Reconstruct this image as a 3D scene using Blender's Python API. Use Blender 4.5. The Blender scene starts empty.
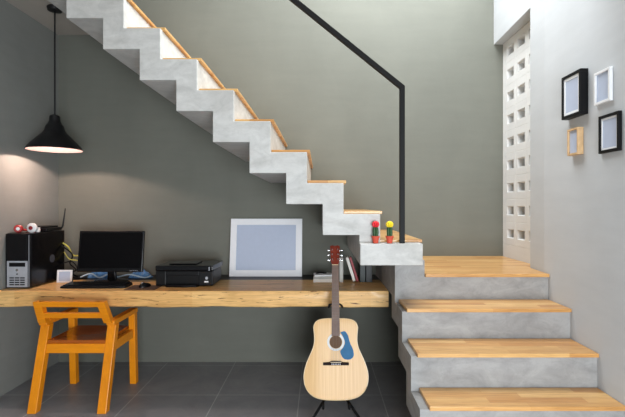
import bpy, bmesh, math, random
from mathutils import Vector, Matrix
random.seed(7)
PI = math.pi
scene = bpy.context.scene
COL = scene.collection

# ------------------------------------------------------------------ camera
F = 439.0
cam_d = bpy.data.cameras.new('camera')
cam = bpy.data.objects.new('camera', cam_d)
COL.objects.link(cam)
cam.location = (0, 0, 1.41)
cam.rotation_euler = (PI / 2, 0, 0)
cam_d.sensor_fit = 'HORIZONTAL'
cam_d.sensor_width = 36.0
cam_d.lens = F * 36.0 / 625.0
cam_d.shift_x = -7.5 / 625
cam_d.shift_y = -2.5 / 625
cam_d.clip_start = 0.05
scene.camera = cam

# ------------------------------------------------------------------ world, lights, exposure
world = bpy.data.worlds.new('daylight')
scene.world = world
world.use_nodes = True
bg = world.node_tree.nodes['Background']
bg.inputs[0].default_value = (0.93, 0.97, 1.0, 1)
bg.inputs[1].default_value = 0.32

def area(name, loc, rot, sx, sy, power, color=(1, 1, 1)):
    l = bpy.data.lights.new(name, 'AREA')
    l.shape = 'RECTANGLE'
    l.size, l.size_y, l.energy, l.color = sx, sy, power, color
    o = bpy.data.objects.new(name, l)
    COL.objects.link(o)
    o.location, o.rotation_euler = loc, rot
    return o

# daylight falling through the roof opening over the stair well
area('skylight_daylight', (0.55, 3.0, 4.15), (0, math.radians(12), 0), 1.9, 1.6, 102, (0.93, 0.97, 1.0))
# added fill daylight from the unseen side behind the viewer, no window built
area('fill_daylight', (0.7, -1.45, 0.8), (PI / 2, 0, math.radians(10)), 1.5, 1.4, 120, (0.88, 0.94, 1.0))

scene.view_settings.view_transform = 'Standard'
scene.view_settings.look = 'None'
scene.view_settings.gamma = 1
scene.view_settings.exposure = 0.52
scene.view_settings.use_curve_mapping = False

# ------------------------------------------------------------------ materials
def srgb(r, g, b):
    def f(c):
        c /= 255.0
        return c / 12.92 if c <= 0.04045 else ((c + 0.055) / 1.055) ** 2.4
    return (f(r), f(g), f(b), 1)

class NT:
    def __init__(s, name, rough=0.5, spec=0.5, metal=0.0, coat=0.0):
        s.m = bpy.data.materials.new(name)
        s.m.use_nodes = True
        s.t = s.m.node_tree
        s.b = s.t.nodes['Principled BSDF']
        s.b.inputs['Roughness'].default_value = rough
        s.b.inputs['Specular IOR Level'].default_value = spec
        s.b.inputs['Metallic'].default_value = metal
        s.b.inputs['Coat Weight'].default_value = coat
        s.b.inputs['Coat Roughness'].default_value = 0.08
    def n(s, typ, **kw):
        n = s.t.nodes.new(typ)
        for k, v in kw.items():
            if k in n.inputs: n.inputs[k].default_value = v
            else: setattr(n, k, v)
        return n
    def l(s, a, b): s.t.links.new(a, b)
    def coord(s, scale=(1, 1, 1), rot=(0, 0, 0), loc=(0, 0, 0)):
        tc = s.n('ShaderNodeTexCoord')
        mp = s.n('ShaderNodeMapping')
        mp.inputs['Scale'].default_value = scale
        mp.inputs['Rotation'].default_value = rot
        mp.inputs['Location'].default_value = loc
        s.l(tc.outputs['Object'], mp.inputs['Vector'])
        return mp.outputs['Vector']
    def ramp(s, fac, stops):
        r = s.n('ShaderNodeValToRGB')
        e = r.color_ramp.elements
        while len(e) < len(stops): e.new(0.5)
        for i, (p, c) in enumerate(stops):
            e[i].position = p
            e[i].color = c
        s.l(fac, r.inputs['Fac'])
        return r.outputs['Color']
    def noise(s, vec, scale, detail=4, rough=0.55, dist=0.0):
        n = s.n('ShaderNodeTexNoise')
        n.inputs['Scale'].default_value = scale
        n.inputs['Detail'].default_value = detail
        n.inputs['Roughness'].default_value = rough
        n.inputs['Distortion'].default_value = dist
        s.l(vec, n.inputs['Vector'])
        return n.outputs['Fac']
    def mix(s, fac, a, b, mode='MIX'):
        m = s.n('ShaderNodeMix', data_type='RGBA', blend_type=mode)
        for sock, v in ((m.inputs[0], fac), (m.inputs[6], a), (m.inputs[7], b)):
            if isinstance(v, (int, float, tuple)): sock.default_value = v
            else: s.l(v, sock)
        return m.outputs[2]
    def bump(s, h, strength=0.2, dist=0.01):
        b = s.n('ShaderNodeBump')
        b.inputs['Strength'].default_value = strength
        b.inputs['Distance'].default_value = dist
        s.l(h, b.inputs['Height'])
        s.l(b.outputs['Normal'], s.b.inputs['Normal'])
    def color(s, c):
        if isinstance(c, tuple): s.b.inputs['Base Color'].default_value = c
        else: s.l(c, s.b.inputs['Base Color'])

def plain(name, rgb, rough=0.5, spec=0.5, metal=0.0, coat=0.0, var=0.06, scale=30):
    t = NT(name, rough, spec, metal, coat)
    c = srgb(*rgb)
    f = t.noise(t.coord(), scale)
    lo = tuple(max(0, x * (1 - var)) for x in c[:3]) + (1,)
    hi = tuple(min(1, x * (1 + var)) for x in c[:3]) + (1,)
    t.color(t.ramp(f, [(0.3, lo), (0.7, hi)]))
    return t.m

def plaster(name, rgb, var=0.06, scale=2.2, rough=0.75, streak=True):
    t = NT(name, rough, 0.3)
    c = srgb(*rgb)
    v = t.coord((1, 1, 0.6))
    f = t.noise(v, scale, 6, 0.6, 0.6)
    g = t.noise(t.coord((1, 1, 5)), 3.0, 4, 0.6)
    lo = tuple(x * (1 - var) for x in c[:3]) + (1,)
    hi = tuple(min(1, x * (1 + var)) for x in c[:3]) + (1,)
    base = t.ramp(f, [(0.3, lo), (0.7, hi)])
    st = t.ramp(g, [(0.3, (0.94, 0.94, 0.94, 1)), (0.7, (1, 1, 1, 1))])
    t.color(t.mix(1.0, base, st, 'MULTIPLY'))
    t.bump(t.noise(t.coord(), 60, 3), 0.08, 0.004)
    return t.m

def concrete(name, rgb, var=0.14):
    t = NT(name, 0.62, 0.35)
    c = srgb(*rgb)
    f = t.noise(t.coord((1, 1, 1.8)), 5.5, 8, 0.65, 0.8)
    g = t.noise(t.coord(), 38, 5, 0.7)
    p = t.noise(t.coord((1, 1, 2.6), loc=(3, 1, 2)), 2.4, 5, 0.6, 1.2)
    lo = tuple(x * (1 - var) for x in c[:3]) + (1,)
    hi = tuple(min(1, x * (1 + var * 0.7)) for x in c[:3]) + (1,)
    base = t.ramp(f, [(0.32, lo), (0.62, hi)])
    sp = t.ramp(g, [(0.25, (0.9, 0.9, 0.9, 1)), (0.5, (1, 1, 1, 1))])
    pt = t.ramp(p, [(0.35, (0.88, 0.87, 0.86, 1)), (0.6, (1, 1, 1, 1))])
    t.color(t.mix(1.0, t.mix(1.0, base, sp, 'MULTIPLY'), pt, 'MULTIPLY'))
    t.bump(g, 0.12, 0.004)
    return t.m

def planks(name, cols, length=0.45, width=0.075, rot=0.0, rough=0.35, coat=0.3, crack=0.0, grain=1.0, upright=False):
    """long boards running along X (rot turns them), glued side by side"""
    t = NT(name, rough, 0.3, 0, coat)
    t.b.inputs['Coat Roughness'].default_value = 0.15
    v = t.coord((1, 1, 1), rot=(0, 0, rot))
    br = t.n('ShaderNodeTexBrick')
    br.offset = 0.37
    br.inputs['Scale'].default_value = 1.0
    br.inputs['Mortar Size'].default_value = 0.0009
    br.inputs['Mortar Smooth'].default_value = 0.3
    br.inputs['Brick Width'].default_value = length
    br.inputs['Row Height'].default_value = width
    br.inputs['Color1'].default_value = (0, 0, 0, 1)
    br.inputs['Color2'].default_value = (1, 1, 1, 1)
    br.inputs['Mortar'].default_value = (0.0, 0.0, 0.0, 1)
    t.l(v, br.inputs['Vector'])
    st = [(i / (len(cols) - 1), srgb(*c)) for i, c in enumerate(cols)]
    base = t.ramp(br.outputs['Color'], st)
    v2 = t.coord((22, 22, 1.6) if upright else (1.6, 22, 22), rot=(0, 0, rot))
    g = t.noise(v2, 2.2, 6, 0.6, 1.5)
    gr = t.ramp(g, [(0.3, (1 - 0.28 * grain, 1 - 0.34 * grain, 1 - 0.42 * grain, 1)), (0.62, (1, 1, 1, 1))])
    col = t.mix(1.0, base, gr, 'MULTIPLY')
    w = t.noise(t.coord((1.0, 3, 3), loc=(4, 2, 7)), 1.8, 4, 0.6, 0.5)
    col = t.mix(1.0, col, t.ramp(w, [(0.3, (0.86, 0.82, 0.76, 1)), (0.6, (1, 1, 1, 1))]), 'MULTIPLY')
    if crack > 0:
        k = t.noise(t.coord((1.5, 9, 16), loc=(2.3, 0, .6)), 2.6, 6, 0.7, 1.2)
        kr = t.ramp(k, [(0.28 + 0.08 * crack, (0.13, 0.06, 0.025, 1)), (0.33 + 0.08 * crack, (1, 1, 1, 1))])
        col = t.mix(1.0, col, kr, 'MULTIPLY')
    t.color(col)
    t.bump(g, 0.06, 0.002)
    return t.m

def tiles(name):
    t = NT(name, 0.42, 0.4)
    v = t.coord((1, 1, 1), loc=(0.153, -3.275 + 6.1, 0))
    br = t.n('ShaderNodeTexBrick')
    br.offset = 0.0
    br.inputs['Scale'].default_value = 1.0
    br.inputs['Mortar Size'].default_value = 0.0035
    br.inputs['Mortar Smooth'].default_value = 0.2
    br.inputs['Brick Width'].default_value = 0.61
    br.inputs['Row Height'].default_value = 0.61
    br.inputs['Color1'].default_value = srgb(146, 147, 151)
    br.inputs['Color2'].default_value = srgb(139, 140, 144)
    br.inputs['Mortar'].default_value = srgb(186, 187, 189)
    t.l(v, br.inputs['Vector'])
    f = t.noise(t.coord(), 3.5, 8, 0.7, 1.0)
    m = t.ramp(f, [(0.3, (0.78, 0.78, 0.79, 1)), (0.65, (1.06, 1.06, 1.05, 1))])
    t.color(t.mix(1.0, br.outputs['Color'], m, 'MULTIPLY'))
    t.bump(t.noise(t.coord(), 20, 5), 0.05, 0.003)
    return t.m

M = {}
M['wall'] = plaster('grey_green_plaster', (114, 115, 106))
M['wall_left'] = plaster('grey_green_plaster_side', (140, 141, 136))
M['white_wall'] = plaster('white_plaster', (192, 195, 197), 0.03)
M['breeze'] = plaster('painted_block', (222, 222, 220), 0.03)
M['ceiling'] = plaster('ceiling_plaster', (176, 168, 158), 0.05)
M['floor'] = tiles('slate_tile')
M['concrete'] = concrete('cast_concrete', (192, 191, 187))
M['concrete_low'] = concrete('darker_cast_concrete', (152, 152, 151), .2)  # lower flight: darker base, stronger mottling
M['tread'] = planks('stair_wood', [(204, 152, 90), (220, 174, 112), (196, 142, 82), (226, 184, 122), (211, 162, 99)], 0.5, 0.06)
M['desk'] = planks('desk_wood', [(244, 198, 128), (236, 182, 110), (248, 208, 144), (230, 172, 100)], 1.3, 0.12, crack=1.0, coat=0.12, rough=0.42)
M['chair'] = planks('orange_wood', [(240, 146, 16), (244, 152, 20), (236, 138, 12)], 3.0, 0.5, rough=0.4, coat=0.1, grain=0.5)
M['chair_leg'] = planks('orange_wood_upright', [(240, 146, 16), (244, 152, 20), (236, 138, 12)], 3.0, 0.5, rough=0.4, coat=0.1, grain=0.4, upright=True)
M['seat'] = planks('seat_wood', [(176, 94, 24), (188, 102, 28), (168, 88, 20)], 3.0, 0.12, rough=0.22, coat=0.6, grain=0.7)
M['black_metal'] = plain('black_steel', (12, 12, 13), 0.6, 0.25)
M['black_plastic'] = plain('black_plastic', (11, 11, 13), 0.4, 0.3)
M['gloss_black'] = plain('gloss_black', (9, 9, 13), 0.25, 0.35)
M['screen'] = plain('dark_screen', (6, 6, 8), 0.35, 0.12)
M['lamp_black'] = plain('lamp_enamel', (12, 12, 15), 0.45)
M['lamp_white'] = plain('lamp_inner_enamel', (128, 112, 110), 0.4)
M['silver'] = plain('silver_plastic', (176, 178, 184), 0.4, metal=0.2)
M['silver_frame'] = plain('silver_frame', (236, 237, 240), 0.4, var=0.015)
M['chrome'] = plain('chrome', (205, 205, 205), 0.15, metal=1.0)
M['picture'] = plain('blue_grey_print', (182, 192, 212), 0.3, var=0.02)
M['mat_white'] = plain('white_card', (232, 234, 236), 0.6, var=0.02)
M['frame_black'] = plain('black_frame', (10, 10, 13), 0.5, 0.2)
M['frame_white'] = plain('white_frame', (228, 229, 230), 0.4)
M['frame_wood'] = plain('light_wood_frame', (205, 170, 126), 0.45, var=0.12)
M['terracotta'] = plain('red_clay_pot', (196, 74, 50), 0.7)
M['cactus'] = plain('cactus_green', (36, 74, 34), 0.6, var=0.3, scale=90)
M['cactus_red'] = plain('red_cactus_bud', (214, 30, 40), 0.6, var=0.2, scale=120)
M['cactus_yellow'] = plain('yellow_cactus_bud', (240, 208, 30), 0.6, var=0.2, scale=120)
M['soil'] = plain('soil', (60, 42, 30), 0.9)
M['red'] = plain('red_plastic', (176, 36, 34), 0.35)
M['white'] = plain('white_plastic', (228, 228, 228), 0.35)
M['yellow_cable'] = plain('yellow_cable', (196, 184, 80), 0.5)
M['grey_cable'] = plain('grey_cable', (150, 148, 140), 0.5)
M['blue'] = plain('blue_bag_plastic', (92, 138, 186), 0.3, var=0.3, scale=40)
M['pale_blue'] = plain('pale_blue_plastic', (205, 220, 232), 0.3)
M['brown_pad'] = plain('brown_pad', (84, 60, 44), 0.7)
M['paper'] = plain('paper', (228, 224, 216), 0.8)
M['book_red'] = plain('red_cover', (140, 26, 34), 0.5)
M['book_green'] = plain('dark_green_cover', (12, 26, 22), 0.5)
M['book_black'] = plain('black_cover', (10, 11, 12), 0.5)
M['book_grey'] = plain('grey_cover', (178, 176, 170), 0.6)
M['spruce'] = planks('guitar_spruce', [(232, 200, 146), (236, 206, 154), (230, 196, 140)], 3.0, 0.3, rot=0.0, rough=0.2, coat=0.7, grain=0.0)
M['guitar_side'] = plain('guitar_side_wood', (150, 90, 50), 0.25, coat=0.5)
M['binding'] = plain('cream_binding', (216, 190, 146), 0.3)
M['fretboard'] = plain('rosewood', (104, 76, 62), 0.5, var=0.15)
M['head_wood'] = plain('red_brown_veneer', (120, 42, 26), 0.2, coat=0.6, var=0.15)
M['hole'] = plain('soundhole_wood', (96, 66, 40), 0.7)
M['rosette'] = plain('rosette_ring', (205, 205, 202), 0.5)
M['steel'] = plain('dull_steel', (120, 112, 104), 0.5, metal=0.6)
M['pickguard'] = plain('pickguard_sky_reflection', (62, 108, 146), 0.5, 0.05)  # blue of a reflected sky put into the base colour
M['dark_wood'] = plain('dark_bridge', (36, 24, 20), 0.7, 0.15)

# guitar top: fine vertical grain
def spruce():
    t = NT('spruce_top', 0.4, 0.25, 0, 0.12)
    g = t.noise(t.coord((60, 1, 0.8)), 3, 3, 0.5)
    t.color(t.ramp(g, [(0.3, srgb(204, 158, 98)), (0.7, srgb(220, 180, 122))]))
    return t.m
M['spruce'] = spruce()

# ------------------------------------------------------------------ mesh helpers
def box(bm, x0, x1, y0, y1, z0, z1, mat=None):
    vs = [bm.verts.new(Vector(p)) for p in
          ((x0, y0, z0), (x1, y0, z0), (x1, y1, z0), (x0, y1, z0), (x0, y0, z1), (x1, y0, z1), (x1, y1, z1), (x0, y1, z1))]
    if mat is not None:
        for v in vs: v.co = mat @ v.co
    for f in ((0, 3, 2, 1), (4, 5, 6, 7), (0, 1, 5, 4), (1, 2, 6, 5), (2, 3, 7, 6), (3, 0, 4, 7)):
        bm.faces.new([vs[i] for i in f])
    return vs

def hexa(bm, bottom, top):
    """solid between two quads given in the same order"""
    vs = [bm.verts.new(Vector(p)) for p in list(bottom) + list(top)]
    for f in ((0, 3, 2, 1), (4, 5, 6, 7), (0, 1, 5, 4), (1, 2, 6, 5), (2, 3, 7, 6), (3, 0, 4, 7)):
        bm.faces.new([vs[i] for i in f])

def prism(bm, poly, a, b, axis='y', mat=None):
    def P(p, t):
        if axis == 'y': return Vector((p[0], t, p[1]))
        if axis == 'x': return Vector((t, p[0], p[1]))
        return Vector((p[0], p[1], t))
    va = [bm.verts.new(P(p, a)) for p in poly]
    vb = [bm.verts.new(P(p, b)) for p in poly]
    if mat is not None:
        for v in va + vb: v.co = mat @ v.co
    n = len(poly)
    bm.faces.new(va); bm.faces.new(list(reversed(vb)))
    for i in range(n):
        j = (i + 1) % n
        bm.faces.new([va[j], va[i], vb[i], vb[j]])

def lathe(bm, prof, c=(0, 0, 0), seg=32, mat=None, closed=False):
    """profile of (r, z); axis z"""
    rings = []
    for r, z in prof:
        if r < 1e-6:
            rings.append([bm.verts.new(Vector((c[0], c[1], c[2] + z)))])
        else:
            rings.append([bm.verts.new(Vector((c[0] + r * math.cos(2 * PI * i / seg), c[1] + r * math.sin(2 * PI * i / seg), c[2] + z))) for i in range(seg)])
    if mat is not None:
        for R_ in rings:
            for v in R_: v.co = mat @ v.co
    prs = list(zip(rings, rings[1:]))
    if closed: prs.append((rings[-1], rings[0]))
    for A, B in prs:
        for i in range(seg):
            j = (i + 1) % seg
            if len(A) == 1 and len(B) == 1: continue
            if len(A) == 1: bm.faces.new([A[0], B[j], B[i]])
            elif len(B) == 1: bm.faces.new([A[i], A[j], B[0]])
            else: bm.faces.new([A[i], A[j], B[j], B[i]])

def cyl(bm, c, r, h, seg=24, mat=None, axis='z'):
    m = Matrix.Translation(Vector(c))
    if axis == 'y': m = m @ Matrix.Rotation(-PI / 2, 4, 'X')
    if axis == 'x': m = m @ Matrix.Rotation(PI / 2, 4, 'Y')
    if mat is not None: m = mat @ m
    lathe(bm, [(0, 0), (r, 0), (r, h), (0, h)], seg=seg, mat=m)

def ring(bm, c, r0, r1, h, seg=32, axis='z', mat=None):
    m = Matrix.Translation(Vector(c))
    if axis == 'y': m = m @ Matrix.Rotation(-PI / 2, 4, 'X')
    if axis == 'x': m = m @ Matrix.Rotation(PI / 2, 4, 'Y')
    if mat is not None: m = mat @ m
    lathe(bm, [(r0, 0), (r1, 0), (r1, h), (r0, h)], seg=seg, mat=m, closed=True)

def smooth_path(pts, n=8):
    pts = [Vector(p) for p in pts]
    if len(pts) < 3: return pts
    out = []
    P = [pts[0] * 2 - pts[1]] + pts + [pts[-1] * 2 - pts[-2]]
    for i in range(1, len(P) - 2):
        for k in range(n):
            t = k / n
            a, b, c, d = P[i - 1], P[i], P[i + 1], P[i + 2]
            out.append(0.5 * ((2 * b) + (c - a) * t + (2 * a - 5 * b + 4 * c - d) * t * t + (3 * b - a - 3 * c + d) * t ** 3))
    out.append(pts[-1])
    return out

def tube(bm, pts, r, seg=8, curve=False, r2=None):
    pts = smooth_path(pts) if curve else [Vector(p) for p in pts]
    rings = []
    for i, p in enumerate(pts):
        t = (pts[min(i + 1, len(pts) - 1)] - pts[max(i - 1, 0)]).normalized()
        up = Vector((0, 0, 1)) if abs(t.z) < 0.9 else Vector((0, 1, 0))
        a = t.cross(up).normalized(); b = a.cross(t)
        rr = r if r2 is None else r + (r2 - r) * i / (len(pts) - 1)
        rings.append([bm.verts.new(p + a * rr * math.cos(2 * PI * k / seg) + b * rr * math.sin(2 * PI * k / seg)) for k in range(seg)])
    for A, B in zip(rings, rings[1:]):
        for k in range(seg):
            j = (k + 1) % seg
            bm.faces.new([A[k], A[j], B[j], B[k]])
    bm.faces.new(list(reversed(rings[0]))); bm.faces.new(rings[-1])

def obj(name, bm, m, parent=None, bevel=0.0, seg=2, smooth=False, world_coords=False, loc=None):
    off = Vector((0, 0, 0))
    if world_coords and parent is not None:
        off = parent.location.copy()
        if parent.parent: off += parent.parent.location
    if world_coords and parent is None and loc is not None:
        off = Vector(loc)
    if off.length > 0:
        for v in bm.verts: v.co -= off
    bmesh.ops.recalc_face_normals(bm, faces=bm.faces)
    if smooth:
        for f in bm.faces: f.smooth = True
        for e in bm.edges:
            if len(e.link_faces) == 2 and e.calc_face_angle(0) > 0.7: e.smooth = False
    me = bpy.data.meshes.new(name)
    bm.to_mesh(me); bm.free()
    me.materials.append(m)
    o = bpy.data.objects.new(name, me)
    COL.objects.link(o)
    if parent is not None: o.parent = parent
    elif loc is not None: o.location = loc
    if bevel > 0:
        b = o.modifiers.new('bevel', 'BEVEL')
        b.width, b.segments, b.limit_method, b.angle_limit = bevel, seg, 'ANGLE', 0.6
    return o

def B(): return bmesh.new()
def thing(name, label, cat, loc=(0, 0, 0), rot=(0, 0, 0), group=None):
    o = bpy.data.objects.new(name, None)
    COL.objects.link(o)
    o.empty_display_size = 0.1
    o.location, o.rotation_euler = loc, rot
    o['label'], o['category'] = label, cat
    if group: o['group'] = group
    return o
def tag(o, label, cat, group=None):
    o['label'], o['category'] = label, cat
    if group: o['group'] = group
    return o
def struct(name, bm, m, bevel=0):
    o = obj(name, bm, m, bevel=bevel)
    o['kind'] = 'structure'
    return o

# ------------------------------------------------------------------ the setting
D = 3.97; XL = -2.365; TOP = 4.9; CZ = 2.956; XS = -1.72
b = B(); box(b, XL - .15, 1.9, -1.5, D + .15, -.12, 0); struct('floor', b, M['floor'])
b = B(); box(b, XL - .15, 1.9, D, D + .15, 0, TOP); struct('wall_back', b, M['wall'])
b = B(); box(b, XL - .15, XL, -1.5, D, 0, TOP); struct('wall_left', b, M['wall_left'])
b = B()
prism(b, [(1.53, -1.5), (1.53, 3.0), (1.547, 3.23), (1.9, 3.23), (1.9, -1.5)], 0, TOP, 'z')
prism(b, [(1.547, 3.23), (1.572, D), (1.9, D), (1.9, 3.23)], 2.870, TOP, 'z')
prism(b, [(1.655, 3.23), (1.655, D), (1.9, D), (1.9, 3.23)], 0, 0.93, 'z')
struct('wall_right', b, M['white_wall'])

# perforated block panel in the recess
def breeze():
    b = B()
    X = 1.655; dep = 0.12
    ys = [3.92 - 0.203 * k for k in range(4)]           # block joints
    zs = [2.870 - 0.2 * k for k in range(10)]
    # plain strips round the blocks
    box(b, X, 1.8, 3.922, D, 0.93, 2.870)
    box(b, X, 1.8, 3.23, ys[3] - .002, 0.93, 2.870)
    box(b, X, 1.8, ys[3] - .002, 3.922, 0.93, zs[9])
    for i in range(3):
        y1, y0 = ys[i], ys[i + 1]
        for k in range(9):
            z1, z0 = zs[k], zs[k + 1]
            def loop(ey, ez, x, cz=0.0):
                return [b.verts.new(Vector(p)) for p in ((x, y0 + ey, z0 + ez + cz), (x, y1 - ey, z0 + ez + cz), (x, y1 - ey, z1 - ez + cz), (x, y0 + ey, z1 - ez + cz))]
            L = [loop(0, 0, X + .0015), loop(.003, .003, X), loop(.034, .060, X), loop(.038, .064, X + .012),
                 loop(.040, .066, X + .012), loop(.046, .070, X + dep)]
            for A, C in zip(L, L[1:]):
                for q in range(4):
                    b.faces.new([A[q], A[(q + 1) % 4], C[(q + 1) % 4], C[q]])
            b.faces.new(L[-1])
    box(b, X + dep, 1.8, ys[3] - .002, 3.922, zs[9], 2.870)
    return b
struct('wall_breeze_block', breeze(), M['breeze'])

# upper floor slab (its underside is the ceiling over the desk corner) and the roof with the opening
b = B()
box(b, XL, XS, -1.5, D, CZ, 3.118)
box(b, XS, 1.53, -1.5, 2.4, CZ, 3.118)
struct('ceiling', b, M['ceiling'])

# dark strip closing the space between desk and back wall
b = B(); box(b, XL, 0.5, 3.69, D, 0.70, 0.789)
struct('trim_1', b, M['black_plastic'])

# ------------------------------------------------------------------ staircase
st = thing('staircase', 'folded concrete staircase with light wood treads turning at a landing against the wall', 'staircase', (0.55, 2.95, 0))
YB, YS = 2.69, 2.76          # front of the lowest block, front of the steps above it
def top(k): return 1.359 + 0.195 * (k - 1) if k > 0 else 1.178
def xr(k): return 0.379 - 0.2304 * (k - 1) if k > 0 else 0.631
T = 0.132
N = 10
# upper flight outline (front face), from block right-bottom counter-clockwise
up = [(xr(0), top(0) - T), (xr(0), top(0))]
for k in range(1, N + 1):
    up += [(xr(k), top(k - 1)), (xr(k), top(k))]
up += [(xr(N) - .30, top(N)), (xr(N) - .30, top(N) - T)]
for k in range(N, 0, -1):
    up += [(xr(k) - T, top(k) - T), (xr(k) - T, top(k - 1) - T)]
b = B(); prism(b, up, YS, D, 'y')
box(b, xr(1) - T, xr(0), YB, YS - .0002, top(0) - T, top(0))
obj('upper_flight', b, M['concrete'], st, bevel=0.004, world_coords=True)
# lower flight outline in (y, z)
TT = .022
ZS = [z - TT for z in (.958, .786, .602, .411, .222, .03)]
YF = [2.94, 2.682, 2.420, 2.203, 1.96]
ZL, YL = ZS[0], YF[0]
lo = [(D, ZL)]
for k in range(5):
    lo += [(YF[k], ZS[k]), (YF[k], ZS[k + 1] if k < 4 else 0)]
lo += [(YF[4] + T, 0)]
for k in range(4, 0, -1):
    lo += [(YF[k] + T, ZS[k] - T), (YF[k - 1] + T, ZS[k] - T)]
lo += [(YL + T, ZL - .146), (D, ZL - .146)]
# drop duplicates
q = []
for p in lo:
    if not q or (abs(p[0] - q[-1][0]) + abs(p[1] - q[-1][1])) > 1e-5: q.append(p)
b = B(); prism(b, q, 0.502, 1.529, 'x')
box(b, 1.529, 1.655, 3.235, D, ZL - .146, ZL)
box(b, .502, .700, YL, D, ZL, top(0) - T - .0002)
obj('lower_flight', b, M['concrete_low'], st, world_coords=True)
# treads
def tread(poly, z0, z1):
    b = B(); prism(b, poly, z0, z1, 'z')
    obj('tread', b, M['tread'], st, bevel=0.003, world_coords=True)
g = .002
tread([(.702, YL - .022), (1.527, YL - .022), (1.527, 3.0), (1.544, 3.232), (1.652, 3.232), (1.652, D), (.702, D)], ZL + .0005, ZL + .022)
for k in range(1, 5):
    y, z, x0 = YF[k], ZS[k], .528 + .006 * k * (k - 1) / 2
    tread([(x0, y - .02), (1.527, y - .02), (1.527, YF[k - 1] - g), (x0, YF[k - 1] - g)], z + .0005, z + .022)
tread([(.381, YB + .10), (.650, YB + .10), (.650, D), (.381, D)], top(0) + .0005, top(0) + .018)
for k in range(1, N):
    x1 = xr(k); x0 = xr(k + 1) + g
    tread([(x0, YS + .035), (x1 + .018, YS + .035), (x1 + .018, D), (x0, D)], top(k) + .0005, top(k) + .019)
# handrail
b = B()
px, pz0 = 0.512, top(0)
yr = YB + .05
s = .0155
zc = 2.15
xe, ze = -1.15, 2.15 + (1.662) * .807
d = Vector((xe - px, 0, ze - zc)).normalized(); nrm = Vector((-d.z, 0, d.x)) * s
if nrm.z < 0: nrm = -nrm
p0 = Vector((px, yr, zc)); p1 = Vector((xe, yr, ze))
def rect(p, n): return [p - n + Vector((0, -s, 0)), p - n + Vector((0, s, 0)), p + n + Vector((0, s, 0)), p + n + Vector((0, -s, 0))]
# mitred corner
mit0 = Vector((px - s, 0, 0)); 
def at_x(x, sign):  # point on the upper/lower edge of the rail at x
    base = p0 + nrm * sign
    return Vector((x, yr, base.z + (x - base.x) * d.z / d.x))
up_r = at_x(px + s, 1); lo_r = at_x(px - s, -1)
hexa(b, [up_r + Vector((0, -s, 0)), up_r + Vector((0, s, 0)), lo_r + Vector((0, s, 0)), lo_r + Vector((0, -s, 0))],
     [p1 + nrm + Vector((0, -s, 0)), p1 + nrm + Vector((0, s, 0)), p1 - nrm + Vector((0, s, 0)), p1 - nrm + Vector((0, -s, 0))])
hr = obj('handrail', b, M['black_metal'], st, bevel=.002, world_coords=True)
b = B()
hexa(b, [(px - s, yr - s, pz0), (px + s, yr - s, pz0), (px + s, yr + s, pz0), (px - s, yr + s, pz0)],
     [(px - s, yr - s, lo_r.z), (px + s, yr - s, up_r.z), (px + s, yr + s, up_r.z), (px - s, yr + s, lo_r.z)])
obj('post', b, M['black_metal'], hr, bevel=.002, world_coords=True)

# ------------------------------------------------------------------ desk
DZ = 0.79
b = B()
n = 40
# slightly live lower edge on a thick slab
xs = [XL + (0.5 - XL) * i / n for i in range(n + 1)]
fr = []
for i, x in enumerate(xs):
    w1 = .004 * math.sin(x * 7.3) + .003 * math.sin(x * 17 + 1)
    w2 = .003 * math.sin(x * 9.1 + 2) + .002 * math.sin(x * 23)
    fr.append([b.verts.new((x, 3.205, DZ)), b.verts.new((x, 3.20, DZ - .006)), b.verts.new((x, 3.20 + .3 * w1, DZ - .06)), b.verts.new((x, 3.203, DZ - .112 + w2)),
               b.verts.new((x, 3.21, DZ - .118 + w2)), b.verts.new((x, 3.689, DZ - .118)), b.verts.new((x, 3.689, DZ))])
for A, C in zip(fr, fr[1:]):
    for k in range(7):
        b.faces.new([A[k], A[(k + 1) % 7], C[(k + 1) % 7], C[k]])
b.faces.new(fr[0]); b.faces.new(list(reversed(fr[-1])))
tag(obj('desk', b, M['desk'], smooth=True, world_coords=True, loc=(-.93, 3.45, DZ - .118)), 'long thick natural wood desk slab spanning from the left wall to the stairs', 'desk')

# ------------------------------------------------------------------ chair
ch = thing('desk_chair', 'orange wooden chair with low open back pulled up to the desk', 'chair', (-1.72, 3.25, 0))
def leg(p0, p1, w=.055, t=.045):
    b = B()
    (x0, y0, z0), (x1, y1, z1) = p0, p1
    def qd(x, y, z): return [(x - w / 2, y - t / 2, z), (x + w / 2, y - t / 2, z), (x + w / 2, y + t / 2, z), (x - w / 2, y + t / 2, z)]
    hexa(b, qd(x0, y0, z0), qd(x1, y1, z1))
    obj('leg', b, M['chair_leg'], ch, bevel=.004, world_coords=True)
XA, XB = -1.957, -1.482
for x in (XA, XB):
    leg((x, 3.0, 0), (x, 3.15, .565), .062, .055)
    leg((x, 3.50, 0), (x, 3.475, .565), .05, .05)
    # arm running forward from the back
    b = B(); box(b, x - .029, x + .029, 3.10, 3.505, .5655, .60)
    obj('armrest', b, M['chair'], ch, bevel=.005, world_coords=True)
# seat rails
b = B(); box(b, XA + .032, XB - .032, 3.085, 3.115, .375, .44); obj('seat_rail', b, M['chair'], ch, bevel=.003, world_coords=True)
b = B(); box(b, XA + .026, XB - .026, 3.465, 3.49, .375, .44); obj('seat_rail', b, M['chair'], ch, bevel=.003, world_coords=True)
for x in (XA, XB):
    b = B(); box(b, x - .014, x + .014, 3.145, 3.455, .375, .44); obj('seat_rail', b, M['chair'], ch, bevel=.003, world_coords=True)
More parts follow.
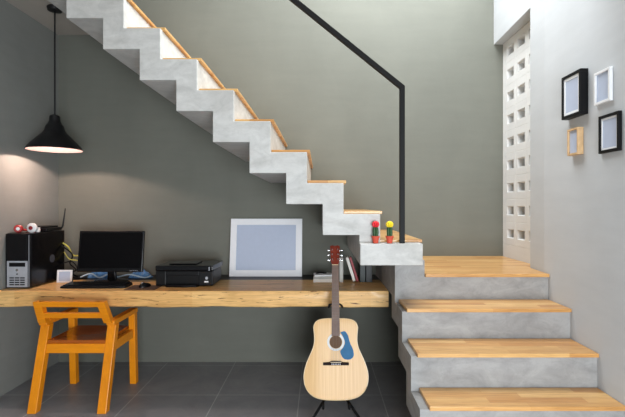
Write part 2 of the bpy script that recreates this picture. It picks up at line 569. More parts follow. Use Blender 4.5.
# dished seat
b = B()
nx, ny = 14, 10
g2 = [[None] * (ny + 1) for _ in range(nx + 1)]
x0, x1, y0, y1 = XA + .034, XB - .034, 3.10, 3.49
lowg = [[None] * (ny + 1) for _ in range(nx + 1)]
for i in range(nx + 1):
    for j in range(ny + 1):
        u, v = i / nx, j / ny
        dz = -.010 * math.sin(PI * u) * math.sin(PI * v)
        g2[i][j] = b.verts.new((x0 + (x1 - x0) * u, y0 + (y1 - y0) * v, .462 + dz))
        lowg[i][j] = b.verts.new((x0 + (x1 - x0) * u, y0 + (y1 - y0) * v, .4405))
for i in range(nx):
    for j in range(ny):
        b.faces.new([g2[i][j], g2[i + 1][j], g2[i + 1][j + 1], g2[i][j + 1]])
        b.faces.new([lowg[i][j], lowg[i][j + 1], lowg[i + 1][j + 1], lowg[i + 1][j]])
for i in range(nx):
    b.faces.new([g2[i][0], lowg[i][0], lowg[i + 1][0], g2[i + 1][0]]); b.faces.new([g2[i][ny], g2[i + 1][ny], lowg[i + 1][ny], lowg[i][ny]])
for j in range(ny):
    b.faces.new([g2[0][j], g2[0][j + 1], lowg[0][j + 1], lowg[0][j]]); b.faces.new([g2[nx][j], lowg[nx][j], lowg[nx][j + 1], g2[nx][j + 1]])
so = obj('seat', b, M['seat'], ch, smooth=True, world_coords=True); so['label'] = 'darker glossy brown seat panel'
# backrest: two slanted cheeks and two rails
b = B()
for x, xt in ((XA + .002, XA + .014), (XB - .012, XB - .026)):
    w = .028
    hexa(b, [(x - w, 3.085, .585), (x + w, 3.085, .585), (x + w, 3.135, .585), (x - w, 3.135, .585)],
         [(xt - w, 3.005, .752), (xt + w, 3.005, .752), (xt + w, 3.055, .752), (xt - w, 3.055, .752)])
def slat(z0, z1, ya, yb, t=.035):
    hexa(b, [(XA + .02, ya, z0), (XB - .035, ya, z0), (XB - .035, ya + t, z0), (XA + .02, ya + t, z0)],
         [(XA + .02, yb, z1), (XB - .035, yb, z1), (XB - .035, yb + t, z1), (XA + .02, yb + t, z1)])
slat(.712, .752, 3.026, 3.006)
slat(.625, .665, 3.068, 3.048)
obj('backrest', b, M['chair'], ch, bevel=.004, world_coords=True)

# ------------------------------------------------------------------ pendant lamp
LX, LY, LZ = -2.06, 3.41, 1.845
pl = thing('pendant_lamp', 'black bell-shaped pendant lamp hanging from the ceiling above the desk', 'lamp', (LX, LY, CZ))
b = B()
prof = [(.196, 0), (.184, .024), (.155, .058), (.120, .095), (.090, .125), (.072, .150), (.064, .182), (.052, .198), (.040, .222), (.036, .262), (.022, .272), (0, .274)]
inn = [(r - .004 if r > .01 else 0, z - .004) for r, z in reversed(prof[:7])]
lathe(b, prof, (LX, LY, LZ), 48)
obj('lamp_shade', b, M['lamp_black'], pl, smooth=True, world_coords=True)
b = B(); lathe(b, [(0, .155)] + inn[:-1] + [(.192, .0)], (LX, LY, LZ), 48)
lo_ = obj('shade_lining', b, M['lamp_white'], pl, smooth=True, world_coords=True); lo_['label'] = 'white inner lining'
b = B(); tube(b, [(LX, LY, LZ + .27), (LX, LY, CZ - .03)], .006, 10)
obj('cord', b, M['lamp_black'], pl, smooth=True, world_coords=True)
b = B(); lathe(b, [(0, 0), (.05, 0), (.055, -.008), (.05, -.03), (.02, -.036), (0, -.036)], (LX, LY, CZ - .0005), 32)
obj('ceiling_canopy', b, M['lamp_black'], pl, smooth=True, world_coords=True)
glow = NT('lit_bulb'); glow.color((1, .85, .7, 1))
glow.b.inputs['Emission Color'].default_value = (1, .82, .62, 1); glow.b.inputs['Emission Strength'].default_value = 3
b = B(); lathe(b, [(0, -.03), (.018, -.025), (.028, -.006), (.028, .006), (.018, .026), (.012, .045), (0, .045)], (LX, LY, LZ + .115), 20)
obj('bulb', b, glow.m, pl, smooth=True, world_coords=True)
ld = bpy.data.lights.new('pendant_light', 'POINT'); ld.energy = 16; ld.color = (1, .74, .63); ld.shadow_soft_size = .02
lo2 = bpy.data.objects.new('pendant_light', ld); COL.objects.link(lo2); lo2.location = (LX, LY, LZ + .080)

# ------------------------------------------------------------------ pictures on the right wall
def wall_picture(label, ya, yb, z0, z1, t, bw, fm, mw, group=None):
    """frame on the wall plane x = 1.53, spans ya..yb, opening towards -x"""
    X = 1.5295
    yc, zc = (ya + yb) / 2, (z0 + z1) / 2
    p = thing('picture_frame', label, 'picture', (X, yc, zc), group='pictures on the white wall')
    b = B()
    box(b, X - t, X, ya, yb, z1 - bw, z1); box(b, X - t, X, ya, yb, z0, z0 + bw)
    box(b, X - t, X, ya, ya + bw, z0 + bw, z1 - bw); box(b, X - t, X, yb - bw, yb, z0 + bw, z1 - bw)
    obj('frame', b, fm, p, bevel=.0015, world_coords=True)
    if mw > 0:
        b = B(); m = mw
        A0, A1, Z0, Z1 = ya + bw, yb - bw, z0 + bw, z1 - bw
        xa, xb = X - t + .006, X - t + .009
        box(b, xa, xb, A0, A1, Z1 - m, Z1); box(b, xa, xb, A0, A1, Z0, Z0 + m)
        box(b, xa, xb, A0, A0 + m, Z0 + m, Z1 - m); box(b, xa, xb, A1 - m, A1, Z0 + m, Z1 - m)
        mo = obj('mat', b, M['mat_white'], p, world_coords=True)
    b = B(); box(b, X - t + .0095, X - t + .012, ya + bw, yb - bw, z0 + bw, z1 - bw)
    obj('picture', b, M['picture'], p, world_coords=True)
    return p
wall_picture('black deep frame with white mat, top left picture on the white wall', 2.503, 2.70, 1.937, 2.196, .045, .018, M['frame_black'], .016)
wall_picture('small white frame with blue-grey print, top right picture on the white wall', 2.292, 2.425, 1.962, 2.14, .018, .014, M['frame_white'], 0)
wall_picture('black frame with white mat, lower right picture on the white wall', 2.222, 2.385, 1.692, 1.894, .018, .016, M['frame_black'], .010)
wall_picture('small light wood box frame, lowest left picture on the white wall', 2.547, 2.658, 1.712, 1.870, .034, .012, M['frame_wood'], 0)

# ------------------------------------------------------------------ large leaning frame
lean = math.atan2(3.925 - 3.84, .50)
lf = thing('leaning_frame', 'large silver-white framed blue-grey picture leaning against the grey wall on the desk', 'picture', (-.477, 3.84, DZ + .0025), (-lean, 0, 0))
W2, H2, bw = .3185, .512, .056
b = B()
box(b, -W2, W2, 0, .022, 0, bw); box(b, -W2, W2, 0, .022, H2 - bw, H2)
box(b, -W2, -W2 + bw, 0, .022, bw, H2 - bw); box(b, W2 - bw, W2, 0, .022, bw, H2 - bw)
obj('frame', b, M['silver_frame'], lf, bevel=.002)
b = B(); box(b, -W2 + bw, W2 - bw, .006, .012, bw, H2 - bw); obj('picture', b, M['picture'], lf)
b = B(); box(b, -W2 + .003, W2 - .003, .0225, .034, .002, H2 - .003); q_ = obj('backing', b, M['frame_black'], lf); q_['label'] = 'black backing board'

# ------------------------------------------------------------------ computer tower
tx0, tx1, ty0, ty1, tz1 = -2.358, -2.173, 3.29, 3.735, 1.204
pc = thing('computer_tower', 'black desktop computer tower with silver front panel on the left desk end', 'computer', ((tx0 + tx1) / 2, 3.5, DZ))
b = B(); box(b, tx0, tx1, ty0 + .012, ty1, DZ + .008, tz1)
obj('case', b, M['gloss_black'], pc, bevel=.004, world_coords=True)
b = B(); box(b, tx0 + .0, tx1, ty0, ty0 + .0118, DZ + .006, tz1 - .002); obj('front_panel', b, M['gloss_black'], pc, bevel=.003, world_coords=True)
b = B(); box(b, tx0 + .012, tx1 - .018, ty0 - .001, ty0 - .0001, .802, .998); box(b, tx1 - .010, tx1 - .006, ty0 - .001, ty0 - .0001, .802, tz1 - .012); q_ = obj('trim_plate', b, M['silver'], pc, world_coords=True); q_['label'] = 'silver lower front plate'
b = B(); box(b, tx0 + .013, tx1 - .02, ty0 - .004, ty0 - .0002, 1.001, tz1 - .012); q_ = obj('drive_door', b, M['gloss_black'], pc, bevel=.002, world_coords=True)
b = B(); box(b, tx0 + .03, tx1 - .035, ty0 - .004, ty0 - .0012, .955, .985); obj('disk_slot', b, M['black_plastic'], pc, bevel=.001, world_coords=True)
b = B(); cyl(b, ((tx0 + tx1) / 2 - .003, ty0 - .006, .93), .010, .0058, 20, axis='y'); obj('power_button', b, M['chrome'], pc, smooth=True, world_coords=True)
b = B(); cyl(b, ((tx0 + tx1) / 2 - .003, ty0 - .005, .900), .005, .0048, 16, axis='y'); obj('reset_button', b, M['black_plastic'], pc, smooth=True, world_coords=True)
b = B()
for r in range(4):
    for c in range(3):
        x = tx0 + .032 + c * .040; z = .816 + r * .017
        box(b, x, x + .034, ty0 - .0025, ty0 - .0011, z, z + .009)
obj('grille', b, M['black_plastic'], pc, world_coords=True)
b = B(); ring(b, (tx1 + .0002, 3.56, .985), .0, .032, .003, 28, axis='x')
q_ = obj('side_vent', b, plain('vent_mesh', (62, 64, 72), 0.6), pc, smooth=True, world_coords=True)
for x in (tx0 + .03, tx1 - .03):
    for y in (ty0 + .05, ty1 - .05):
        b = B(); cyl(b, (x, y, DZ + .0005), .012, .0075, 12); obj('foot', b, M['black_plastic'], pc, world_coords=True)

# router with antenna on top
rt = thing('router', 'black network router with one upright antenna on top of the computer tower', 'router', (-2.265, 3.60, tz1))
b = B(); box(b, -2.35, -2.178, 3.50, 3.70, tz1 + .004, tz1 + .030); obj('body', b, M['black_plastic'], rt, bevel=.006, world_coords=True)
b = B(); box(b, -2.335, -2.20, 3.51, 3.69, tz1 + .0305, tz1 + .042); obj('lid', b, M['black_metal'], rt, bevel=.003, world_coords=True)
b = B(); tube(b, [(-2.190, 3.706, tz1 + .012), (-2.182, 3.715, tz1 + .03), (-2.176, 3.718, tz1 + .05)], .007, 10, True)
tube(b, [(-2.177, 3.718, tz1 + .045), (-2.158, 3.72, tz1 + .186)], .0065, 10, r2=.004)
obj('antenna', b, M['black_plastic'], rt, smooth=True, world_coords=True)
b = B()
for i in range(6):
    cyl(b, (-2.315 + i * .016, 3.4985, tz1 + .016), .002, .0014, 8, axis='y')
obj('indicator_lights', b, M['silver'], rt, world_coords=True)

# headphones
hp = thing('headphones', 'small red and white headphones lying on top of the computer tower', 'headphones', (-2.26, 3.38, tz1))
def cup(x, y, r, ma, mb, yaw=0):
    m = Matrix.Translation(Vector((x, y, tz1 + r + .0008))) @ Matrix.Rotation(yaw, 4, 'Z')
    b = B(); lathe(b, [(0, 0), (r * .8, 0), (r, .006), (r, .022), (r * .85, .03), (0, .03)], seg=28, mat=m @ Matrix.Rotation(-PI / 2, 4, 'X'))
    c = obj('ear_cup', b, ma, hp, smooth=True, world_coords=True)
    b = B(); lathe(b, [(0, -.001), (r * .38, -.001), (r * .42, -.006), (0, -.007)], seg=20, mat=m @ Matrix.Rotation(-PI / 2, 4, 'X'))
    obj('cap', b, mb, c, smooth=True, world_coords=True)
cup(-2.212, 3.36, .037, M['white'], M['book_red'])
b = B(); box(b, -2.20, -2.178, 3.40, 3.42, tz1 + .003, tz1 + .040)
obj('hinge', b, M['white'], hp, bevel=.003, world_coords=True)
cup(-2.318, 3.37, .030, M['red'], M['white'], .4)
b = B(); tube(b, [(-2.20, 3.395, tz1 + .03), (-2.19, 3.42, tz1 + .022), (-2.22, 3.465, tz1 + .014), (-2.28, 3.475, tz1 + .013), (-2.325, 3.44, tz1 + .02), (-2.325, 3.405, tz1 + .03)], .008, 10, True)
obj('headband', b, M['red'], hp, smooth=True, world_coords=True)

# ------------------------------------------------------------------ monitor
mo = thing('monitor', 'black widescreen monitor, switched off, standing on the desk', 'monitor', (-1.72, 3.62, DZ))
b = B(); lathe(b, [(0, .0005), (.135, .0005), (.14, .006), (.13, .012), (.04, .018), (0, .018)], (0, 0, 0), 40, mat=Matrix.Diagonal((1, .72, 1, 1)))
obj('base', b, M['gloss_black'], mo, smooth=True)
b = B(); hexa(b, [(-.035, .0, .015), (.035, .0, .015), (.035, .03, .015), (-.035, .03, .015)], [(-.028, -.005, .13), (.028, -.005, .13), (.028, .02, .13), (-.028, .02, .13)])
obj('neck', b, M['gloss_black'], mo, bevel=.004)
tilt = Matrix.Translation(Vector((.004, -.045, .082))) @ Matrix.Rotation(-.14, 4, 'X')
b = B()
w, h = .266, .336
box(b, -w, w, 0, .028, 0, h, tilt)
box(b, -.17, .17, .026, .05, .06, h - .06, tilt)
hs = obj('housing', b, M['gloss_black'], mo, bevel=.005)
b = B(); box(b, -w + .014, w - .014, -.0012, -.0002, .030, h - .014, tilt)
obj('screen', b, M['screen'], mo)
b = B(); 
for i in range(5): box(b, w - .10 + i * .014, w - .092 + i * .014, -.0012, -.0002, .010, .013, tilt)
obj('buttons', b, M['silver'], mo)

# keyboard
kb = thing('keyboard', 'black computer keyboard lying in front of the monitor', 'keyboard', (-1.715, 3.38, DZ), (0, 0, .03))
b = B()
pts = [(-.245, -.07), (-.20, -.082), (0, -.088), (.20, -.082), (.245, -.07), (.245, .065), (.20, .075), (-.20, .075), (-.245, .065)]
va = [b.verts.new((x, y, .0005)) for x, y in pts]; vb = [b.verts.new((x * .985, y * .97, .014 + (y + .08) * .06)) for x, y in pts]
b.faces.new(list(reversed(va))); b.faces.new(vb)
for i in range(len(pts)):
    j = (i + 1) % len(pts); b.faces.new([va[i], va[j], vb[j], vb[i]])
obj('base', b, M['black_plastic'], kb, bevel=.002)
b = B()
for r in range(6):
    y = -.062 + r * .0205
    for c in range(21):
        x = -.228 + c * .0218
        if r == 0 and 4 <= c <= 9: continue
        z = .0165 + (y + .08) * .06
        hexa(b, [(x, y, z), (x + .019, y, z), (x + .019, y + .0175, z + .001), (x, y + .0175, z + .001)],
             [(x + .002, y + .002, z + .006), (x + .017, y + .002, z + .006), (x + .017, y + .015, z + .007), (x + .002, y + .015, z + .007)])
    if r == 0:
        x0_, x1_ = -.228 + 4 * .0218, -.228 + 10 * .0218 - .003
        z = .0165 + (y + .08) * .06
        hexa(b, [(x0_, y, z), (x1_, y, z), (x1_, y + .0175, z + .001), (x0_, y + .0175, z + .001)],
             [(x0_ + .002, y + .002, z + .006), (x1_ - .002, y + .002, z + .006), (x1_ - .002, y + .015, z + .007), (x0_ + .002, y + .015, z + .007)])
ko = obj('keys', b, M['gloss_black'], kb)

# mouse pad + mouse
b = B(); box(b, -.115, .115, -.09, .09, .0004, .004)
tag(obj('mouse_pad', b, M['brown_pad'], loc=(-1.335, 3.33, DZ), bevel=.0015), 'thin dark brown mouse pad under the computer mouse', 'mouse pad')
ms = thing('computer_mouse', 'small black computer mouse on the brown pad', 'mouse', (-1.335, 3.35, DZ + .0042), (0, 0, -.5))
b = B()
seg = 20; rings = []
for k in range(7):
    a = k / 6 * PI / 2
    rings.append([b.verts.new((math.cos(a) * .031 * math.cos(t), math.cos(a) * .052 * math.sin(t), .0 + .034 * math.sin(a) * (1 + .12 * math.sin(t) * -1))) for t in [2 * PI * i / seg for i in range(seg)]])
for A, C in zip(rings[:-2], rings[1:-1]):
    for i in range(seg):
        j = (i + 1) % seg; b.faces.new([A[i], A[j], C[j], C[i]])
b.faces.new(list(reversed(rings[0]))); b.faces.new(rings[-2])
b.verts.ensure_lookup_table()
for v in rings[-1]: b.verts.remove(v)
obj('body', b, M['gloss_black'], ms, smooth=True)
b = B(); cyl(b, (-.003, -.028, .0305), .007, .006, 14, axis='x'); obj('scroll_wheel', b, M['silver'], ms, smooth=True)

# small frame
sf = thing('small_frame', 'small silver frame with blue-grey picture in front of the computer tower', 'picture', (-2.068, 3.545, DZ), (-.12, 0, .06))
W2, H2, bw = .059, .103, .014
b = B(); box(b, -W2, W2, 0, .012, .0008, bw); box(b, -W2, W2, 0, .012, H2 - bw, H2); box(b, -W2, -W2 + bw, 0, .012, bw, H2 - bw); box(b, W2 - bw, W2, 0, .012, bw, H2 - bw)
obj('frame', b, M['silver_frame'], sf, bevel=.002)
b = B(); box(b, -W2 + bw, W2 - bw, .004, .009, bw, H2 - bw); obj('picture', b, M['picture'], sf)
b = B(); box(b, -W2 - .006, W2 + .003, .0125, .02, .002, H2 + .004); q_ = obj('backing', b, M['frame_black'], sf); q_['label'] = 'black backing'
b = B(); hexa(b, [(-.015, .055, .006), (.015, .055, .006), (.015, .058, .006), (-.015, .058, .006)], [(-.01, .0205, .075), (.01, .0205, .075), (.01, .0235, .075), (-.01, .0235, .075)])
obj('stand', b, M['frame_black'], sf)

# ------------------------------------------------------------------ printer
pr = thing('printer', 'black flatbed inkjet printer on the desk beside the monitor', 'printer', (-1.045, 3.545, DZ))
pr.scale = (1.03, 1.05, 1.13)
b = B()
x0, x1 = -.213, .213; y0, y1 = -.16, .12
box(b, x0, x1, y0 + .02, y1, .006, .105)
box(b, x0, x0 + .075, y0, y0 + .0199, .006, .105); box(b, x1 - .105, x1, y0, y0 + .0199, .006, .105)
box(b, x0 + .0751, x1 - .1051, y0 + .002, y0 + .0199, .075, .105)
obj('body', b, M['black_plastic'], pr, bevel=.004)
b = B(); prism(b, [(x0 - .002, y0 - .004), (x1 + .002, y0 - .004), (x1 + .012, y1 - .02), (x1 + .006, y1 + .04), (x0 + .01, y1 + .04), (x0 - .002, y1 - .02)], .107, .142, 'z')
obj('scanner_lid', b, M['gloss_black'], pr, bevel=.007, seg=3)
b = B(); box(b, x0 + .08, x1 - .14, y0 + .06, y1 - .04, .1425, .150); obj('lid_panel', b, M['gloss_black'], pr, bevel=.003)
b = B()
prism(b, [(x0 + .07, y0 - .002), (x0 + .09, y0 - .032), (0, y0 - .045), (x1 - .12, y0 - .032), (x1 - .10, y0 - .002)], .001, .016, 'z')
obj('paper_tray', b, M['gloss_black'], pr, bevel=.003)
b = B(); cyl(b, (x1 - .045, y0 - .003, .058), .010, .0028, 20, axis='y'); obj('button', b, M['silver'], pr, smooth=True)
b = B(); box(b, x1 - .062, x1 - .032, y0 - .002, y0 - .0002, .028, .038); q_ = obj('badge', b, M['white'], pr); q_['label'] = 'small white rectangular badge'
b = B(); box(b, x1 - .028, x1 - .022, y0 - .0065, y0 - .0042, .110, .134); q_ = obj('card_door', b, M['silver'], pr)

# ------------------------------------------------------------------ cables and stuff behind
b = B()
tube(b, [(-2.168, 3.70, 1.10), (-2.13, 3.72, 1.06), (-2.10, 3.74, .99), (-2.03, 3.78, .985), (-1.98, 3.80, .95)], .006, 8, True)
tube(b, [(-2.168, 3.72, 1.02), (-2.12, 3.72, .96), (-2.04, 3.76, .94), (-1.96, 3.80, .90)], .004, 8, True)
tag(obj('network_cable', b, M['yellow_cable'], smooth=True), 'yellow network cables hanging between the computer tower and monitor', 'cable')
b = B()
tube(b, [(-2.168, 3.68, 1.08), (-2.10, 3.72, 1.0), (-2.13, 3.74, .92), (-2.07, 3.72, .87), (-2.13, 3.70, .82), (-2.05, 3.72, .80), (-1.98, 3.74, .797)], .006, 8, True)
tube(b, [(-2.168, 3.71, .93), (-2.09, 3.70, .94), (-2.05, 3.71, .88), (-2.10, 3.72, .84), (-2.07, 3.76, .80)], .005, 8, True)
tag(obj('power_cable', b, M['black_plastic'], smooth=True), 'black power cables tangled behind the small silver frame', 'cable')
# crumpled blue and white plastic under the screen
def crumple(name, m, xc, yc, w, d_, h, seed, label):
    rnd = random.Random(seed)
    b = B(); nx, ny = 22, 8
    gr = [[b.verts.new((xc + (i / nx - .5) * w, yc + (j / ny - .5) * d_ + rnd.uniform(-.004, .004),
                        DZ + .002 + h * max(0, math.sin(PI * i / nx) ** .5 * math.sin(PI * j / ny)) * rnd.uniform(.45, 1))) for j in range(ny + 1)] for i in range(nx + 1)]
    for i in range(nx):
        for j in range(ny):
            b.faces.new([gr[i][j], gr[i + 1][j], gr[i + 1][j + 1], gr[i][j + 1]])
    o = obj(name, b, m)
    s_ = o.modifiers.new('solid', 'SOLIDIFY'); s_.thickness = .0015; s_.offset = 1
    return tag(o, label, 'plastic bag', 'blue plastic bags behind the monitor')
crumple('plastic_bag', M['blue'], -1.885, 3.795, .24, .075, .085, 1, 'crumpled blue plastic bag behind the left side of the monitor')
crumple('plastic_bag', M['blue'], -1.55, 3.795, .19, .075, .078, 2, 'crumpled blue plastic bag behind the right side of the monitor')
b = B()
tube(b, [(-2.02, 3.70, .81), (-1.95, 3.735, .835), (-1.88, 3.74, .80), (-1.80, 3.74, .83), (-1.75, 3.75, .80), (-1.62, 3.73, .828), (-1.50, 3.74, .80), (-1.44, 3.74, .815)], .006, 8, True)
tag(obj('white_cable', b, M['pale_blue'], smooth=True), 'pale cable winding along the desk behind the monitor base', 'cable')

# ------------------------------------------------------------------ books and papers at the right end
def book(x, y, w, d_, h, m, label, lean_=0.0, pages=True):
    o = thing('book', label, 'book', (x, y, DZ + .0006 + (w * abs(math.sin(lean_)) if lean_ < 0 else 0)), (0, lean_, 0), group='books at the right end of the desk')
    t = .003
    b = B(); box(b, 0, t, 0, d_, 0, h); box(b, w - t, w, 0, d_, 0, h); box(b, t, w - t, 0, t, 0, h)
    obj('cover', b, m, o, bevel=.001)
    b = B(); box(b, t, w - t, t, d_ - .004, .003, h - .004); obj('pages', b, M['paper'], o)
    return o
book(.158, 3.56, .030, .11, .200, M['book_grey'], 'light grey book standing upright behind the guitar head')
book(.268, 3.56, .022, .11, .200, M['paper'], 'white book leaning left against the grey upright book', -.30)
book(.297, 3.56, .018, .11, .205, M['book_red'], 'dark red book leaning on the white book', -.30)
book(.325, 3.57, .045, .11, .160, M['book_green'], 'dark green book upright under the stair')
book(.374, 3.57, .05, .11, .165, M['book_black'], 'black book at the far right end of the desk row')
def sheets(dx, z0, th, w, dp, rz, label, m):
    b = B(); box(b, -w / 2, w / 2, -dp / 2, dp / 2, 0, th)
    o = obj('notebook', b, m, loc=(.03 + dx, 3.62, z0), bevel=.001); o.rotation_euler.z = rz
    return tag(o, label, 'notebook', 'notebooks stacked by the guitar')
z = DZ + .0006
for i, (dx, th, w, dp, rz, l, mm) in enumerate([(0, .028, .17, .13, .02, 'thick pale notebook at the bottom of the stack by the guitar', M['paper']),
    (.004, .019, .16, .12, -.06, 'grey notebook in the middle of the stack by the guitar', M['book_grey']),
    (-.004, .012, .15, .12, .08, 'thin white notebook on top of the stack by the guitar', M['mat_white'])]):
    sheets(dx, z, th, w, dp, rz, l, mm); z += th + .0006
b = B(); tube(b, [(-.03, 3.60, z + .007), (-.02, 3.57, z + .014), (.01, 3.57, z + .018), (.03, 3.59, z + .012), (.05, 3.62, z + .007)], .006, 8, True)
tag(obj('coiled_strap', b, M['black_plastic'], smooth=True), 'black strap curled on top of the notebook stack', 'strap')

# ------------------------------------------------------------------ guitar
TILT = math.radians(13)
gt = thing('acoustic_guitar', 'acoustic guitar with pale spruce top and pickguard tinted with painted sky reflection standing before the desk', 'guitar', (.106, 2.87, .139), (-TILT, 0, 0))
half = [(0, 0), (.05, .0015), (.10, .007), (.15, .024), (.188, .058), (.208, .10), (.2135, .146), (.208, .19), (.192, .24), (.170, .288), (.152, .33), (.144, .37), (.1445, .41),
        (.149, .45), (.149, .468), (.138, .494), (.112, .511), (.075, .518), (.03, .520), (0, .520)]
ctr = smooth_path([(a, 0, c) for a, c in half], 3)
out = [(p.x, p.z) for p in ctr]
outline = out + [(-x, z) for x, z in reversed(out[1:-1])]
HOLE = (0, .366); HR = .042
TH = .105
b = B(); prism(b, outline, .004, TH, 'y'); obj('body', b, M['guitar_side'], gt, smooth=True)
# top with a sound hole: bridge the outline to the hole
b = B()
n_ = len(outline)
def polar(p): return math.atan2(p[1] - HOLE[1], p[0] - HOLE[0])
vo = [b.verts.new((x, 0, z)) for x, z in outline]
vh = [b.verts.new((HOLE[0] + HR * math.cos(polar(p)), 0, HOLE[1] + HR * math.sin(polar(p)))) for p in outline]
vo2 = [b.verts.new((x, .0038, z)) for x, z in outline]
for i in range(n_):
    j = (i + 1) % n_
    b.faces.new([vo[i], vo[j], vh[j], vh[i]])
    b.faces.new([vo[i], vo2[i], vo2[j], vo[j]])
tp = obj('soundboard', b, M['spruce'], gt); tp['label'] = 'pale glossy spruce top'
b = B(); cyl(b, (0, .0031, HOLE[1]), HR - .0005, .0006, 36, axis='y')
obj('sound_hole', b, M['hole'], gt)
b = B(); ring(b, (0, -.0010, HOLE[1]), HR + .002, HR + .016, .0009, 48, axis='y'); obj('rosette', b, M['rosette'], gt, smooth=True)
# binding
b = B()
tube(b, [(x * .995, -.0002, .266 + (z - .266) * .995) for x, z in outline] + [(outline[0][0], -.0002, outline[0][1] + .001)], .003, 6)
obj('binding', b, M['binding'], gt, smooth=True)
b = B()
pg = smooth_path([(.031, 0, .428), (.060, 0, .436), (.082, 0, .410), (.096, 0, .360), (.116, 0, .315), (.118, 0, .275), (.092, 0, .254), (.055, 0, .258), (.036, 0, .282), (.030, 0, .308), (.048, 0, .330), (.061, 0, .362), (.050, 0, .398)], 4)
prism(b, [(p.x, p.z) for p in pg], -.0030, -.0012, 'y'); obj('pickguard', b, M['pickguard'], gt)
# bridge
b = B(); prism(b, [(-.086, .218), (.086, .218), (.086, .236), (.045, .238), (.03, .246), (-.03, .246), (-.045, .238), (-.086, .236)], -.010, -.0003, 'y'); br_ = obj('bridge', b, M['dark_wood'], gt, bevel=.002)
b = B(); box(b, -.036, .036, -.0135, -.0102, .236, .239); obj('saddle', b, M['binding'], gt)
for i in range(6):
    b = B(); lathe(b, [(0, .005), (.003, .004), (.0035, 0), (0, 0)], seg=10, mat=Matrix.Translation(Vector((-.027 + i * .0108, -.0102, .226))) @ Matrix.Rotation(PI / 2, 4, 'X'))
    obj('bridge_pin', b, M['white'], gt, smooth=True)
# neck + fingerboard
b = B(); 
hexa(b, [(-.027, .0002, .46), (.027, .0002, .46), (.022, .024, .46), (-.022, .024, .46)], [(-.0225, -.0002, .884), (.0225, -.0002, .884), (.017, .021, .884), (-.017, .021, .884)])
obj('neck', b, M['guitar_side'], gt, bevel=.006)
b = B(); hexa(b, [(-.028, -.0075, .405), (.028, -.0075, .405), (.028, -.0012, .405), (-.028, -.0012, .405)], [(-.0225, -.0075, .880), (.0225, -.0075, .880), (.0225, -.0012, .880), (-.0225, -.0012, .880)])
obj('fingerboard', b, M['fretboard'], gt)
for i in range(1, 16):
    z = .882 - .65 * (1 - 2 ** (-i / 12))
    if z < .41: break
    w = .0225 + (.882 - z) / .477 * .0055
    b = B(); box(b, -w, w, -.0084, -.0076, z - .0006, z + .0006)
    obj('fret', b, M['steel'], gt)
b = B(); box(b, -.0225, .0225, -.010, -.0012, .8802, .885); obj('nut', b, M['binding'], gt)
b = B()
for i in range(6):
    x0 = -.018 + i * .0072; x1 = -.027 + i * .0108
    tube(b, [(x1, -.0142, .238), (x0, -.0112, .884)], .0006, 5)
obj('strings', b, M['steel'], gt)
hm = Matrix.Translation(Vector((0, 0, .8855))) @ Matrix.Rotation(-.20, 4, 'X')
b = B(); prism(b, [(-.022, 0), (.022, 0), (.030, .02), (.035, .136), (.018, .142), (0, .136), (-.018, .142), (-.035, .136), (-.030, .02)], 0, .015, 'y', hm)
obj('headstock', b, M['head_wood'], gt, bevel=.002)
for s_ in (-1, 1):
    for i in range(3):
        z = .036 + i * .036
        b = B(); lathe(b, [(0, .012), (.004, .012), (.0045, 0), (0, 0)], seg=12, mat=hm @ Matrix.Translation(Vector((s_ * .020, -.0002, z))) @ Matrix.Rotation(PI / 2, 4, 'X'))
        tp_ = obj('tuning_post', b, M['chrome'], gt, smooth=True)
        b = B(); lathe(b, [(0, 0), (.003, 0), (.003, .007), (.008, .009), (.0095, .014), (.008, .020), (0, .021)], seg=14,
                       mat=hm @ Matrix.Translation(Vector((s_ * .034, .010, z))) @ Matrix.Rotation(s_ * PI / 2, 4, 'Y') @ Matrix.Diagonal((1, .6, 1, 1)))
        obj('tuning_knob', b, M['chrome'], gt, smooth=True)

# stand
gs = thing('guitar_stand', 'black tubular guitar stand holding the guitar upright', 'stand', (.106, 3.02, 0))
gx = .106
b = B(); tube(b, [(gx, 3.025, .10), (gx, 3.125, .56), (gx, 3.148, .70)], .010, 12); obj('post', b, M['black_metal'], gs, smooth=True, world_coords=True)
for s_ in (-1, 1):
    b = B(); tube(b, [(gx, 3.03, .14), (gx + s_ * .075, 2.975, .10), (gx + s_ * .16, 2.86, .012)], .009, 10, False)
    lg = obj('leg', b, M['black_metal'], gs, smooth=True, world_coords=True)
b = B(); tube(b, [(gx, 3.03, .16), (gx, 3.20, .012)], .009, 10); obj('leg', b, M['black_metal'], gs, smooth=True, world_coords=True)
b = B()
for s_ in (-1, 1):
    tube(b, [(gx, 3.03, .135), (gx + s_ * .07, 3.00, .11), (gx + s_ * .085, 2.92, .098), (gx + s_ * .085, 2.865, .094), (gx + s_ * .085, 2.842, .10), (gx + s_ * .085, 2.838, .128)], .008, 10, True)
obj('cradle', b, M['black_metal'], gs, smooth=True, world_coords=True)
b = B(); 
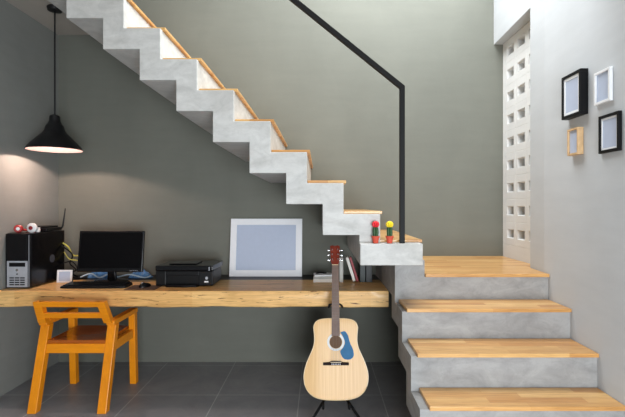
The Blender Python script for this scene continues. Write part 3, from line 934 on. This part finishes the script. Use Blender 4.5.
tube(b, [(gx, 3.148, .695), (gx, 3.135, .715)], .010, 10)
for s_ in (-1, 1):
    tube(b, [(gx, 3.115, .712), (gx + s_ * .035, 3.112, .712), (gx + s_ * .045, 3.06, .712), (gx + s_ * .047, 2.995, .718), (gx + s_ * .040, 2.985, .735)], .007, 10, True)
box(b, gx - .012, gx + .012, 3.105, 3.15, .70, .722)
obj('neck_yoke', b, M['black_metal'], gs, smooth=True, world_coords=True)

# ------------------------------------------------------------------ cacti
def cactus(x, label, m):
    o = thing('potted_cactus', label, 'cactus', (x, YB + .034, top(0) + .0006), group='potted cacti on the concrete step')
    b = B(); lathe(b, [(0, 0), (.016, 0), (.0215, .034), (.025, .034), (.0255, .046), (.0225, .046), (.0215, .040), (0, .040)], seg=28)
    pot = obj('pot', b, M['terracotta'], o, smooth=True)
    b = B(); lathe(b, [(0, .0402), (.0208, .0405), (0, .044)], seg=20); obj('soil', b, M['soil'], pot, smooth=True)
    def ribbed(z0, h, r, ribs, prof):
        b = B(); seg = ribs * 4; R_ = []
        for t, rr in prof:
            R_.append([b.verts.new((r * rr * (1 + .13 * math.cos(ribs * a)) * math.cos(a), r * rr * (1 + .13 * math.cos(ribs * a)) * math.sin(a), z0 + h * t)) for a in [2 * PI * i / seg for i in range(seg)]])
        for A, C in zip(R_, R_[1:]):
            for i in range(seg):
                j = (i + 1) % seg; b.faces.new([A[i], A[j], C[j], C[i]])
        b.faces.new(list(reversed(R_[0]))); b.faces.new(R_[-1])
        return b
    obj('stem', ribbed(.040, .060, .0165, 8, [(0, .85), (.15, .95), (.5, 1), (.85, .95), (1, .8)]), M['cactus'], o, smooth=True)
    obj('bud', ribbed(.0985, .040, .0205, 10, [(0, .45), (.12, .8), (.35, 1), (.6, 1), (.82, .78), (.95, .42), (1, .1)]), m, o, smooth=True)
cactus(.345, 'potted cactus with red grafted ball top on the concrete step', M['cactus_red'])
cactus(.432, 'potted cactus with yellow grafted ball top beside the handrail post', M['cactus_yellow'])
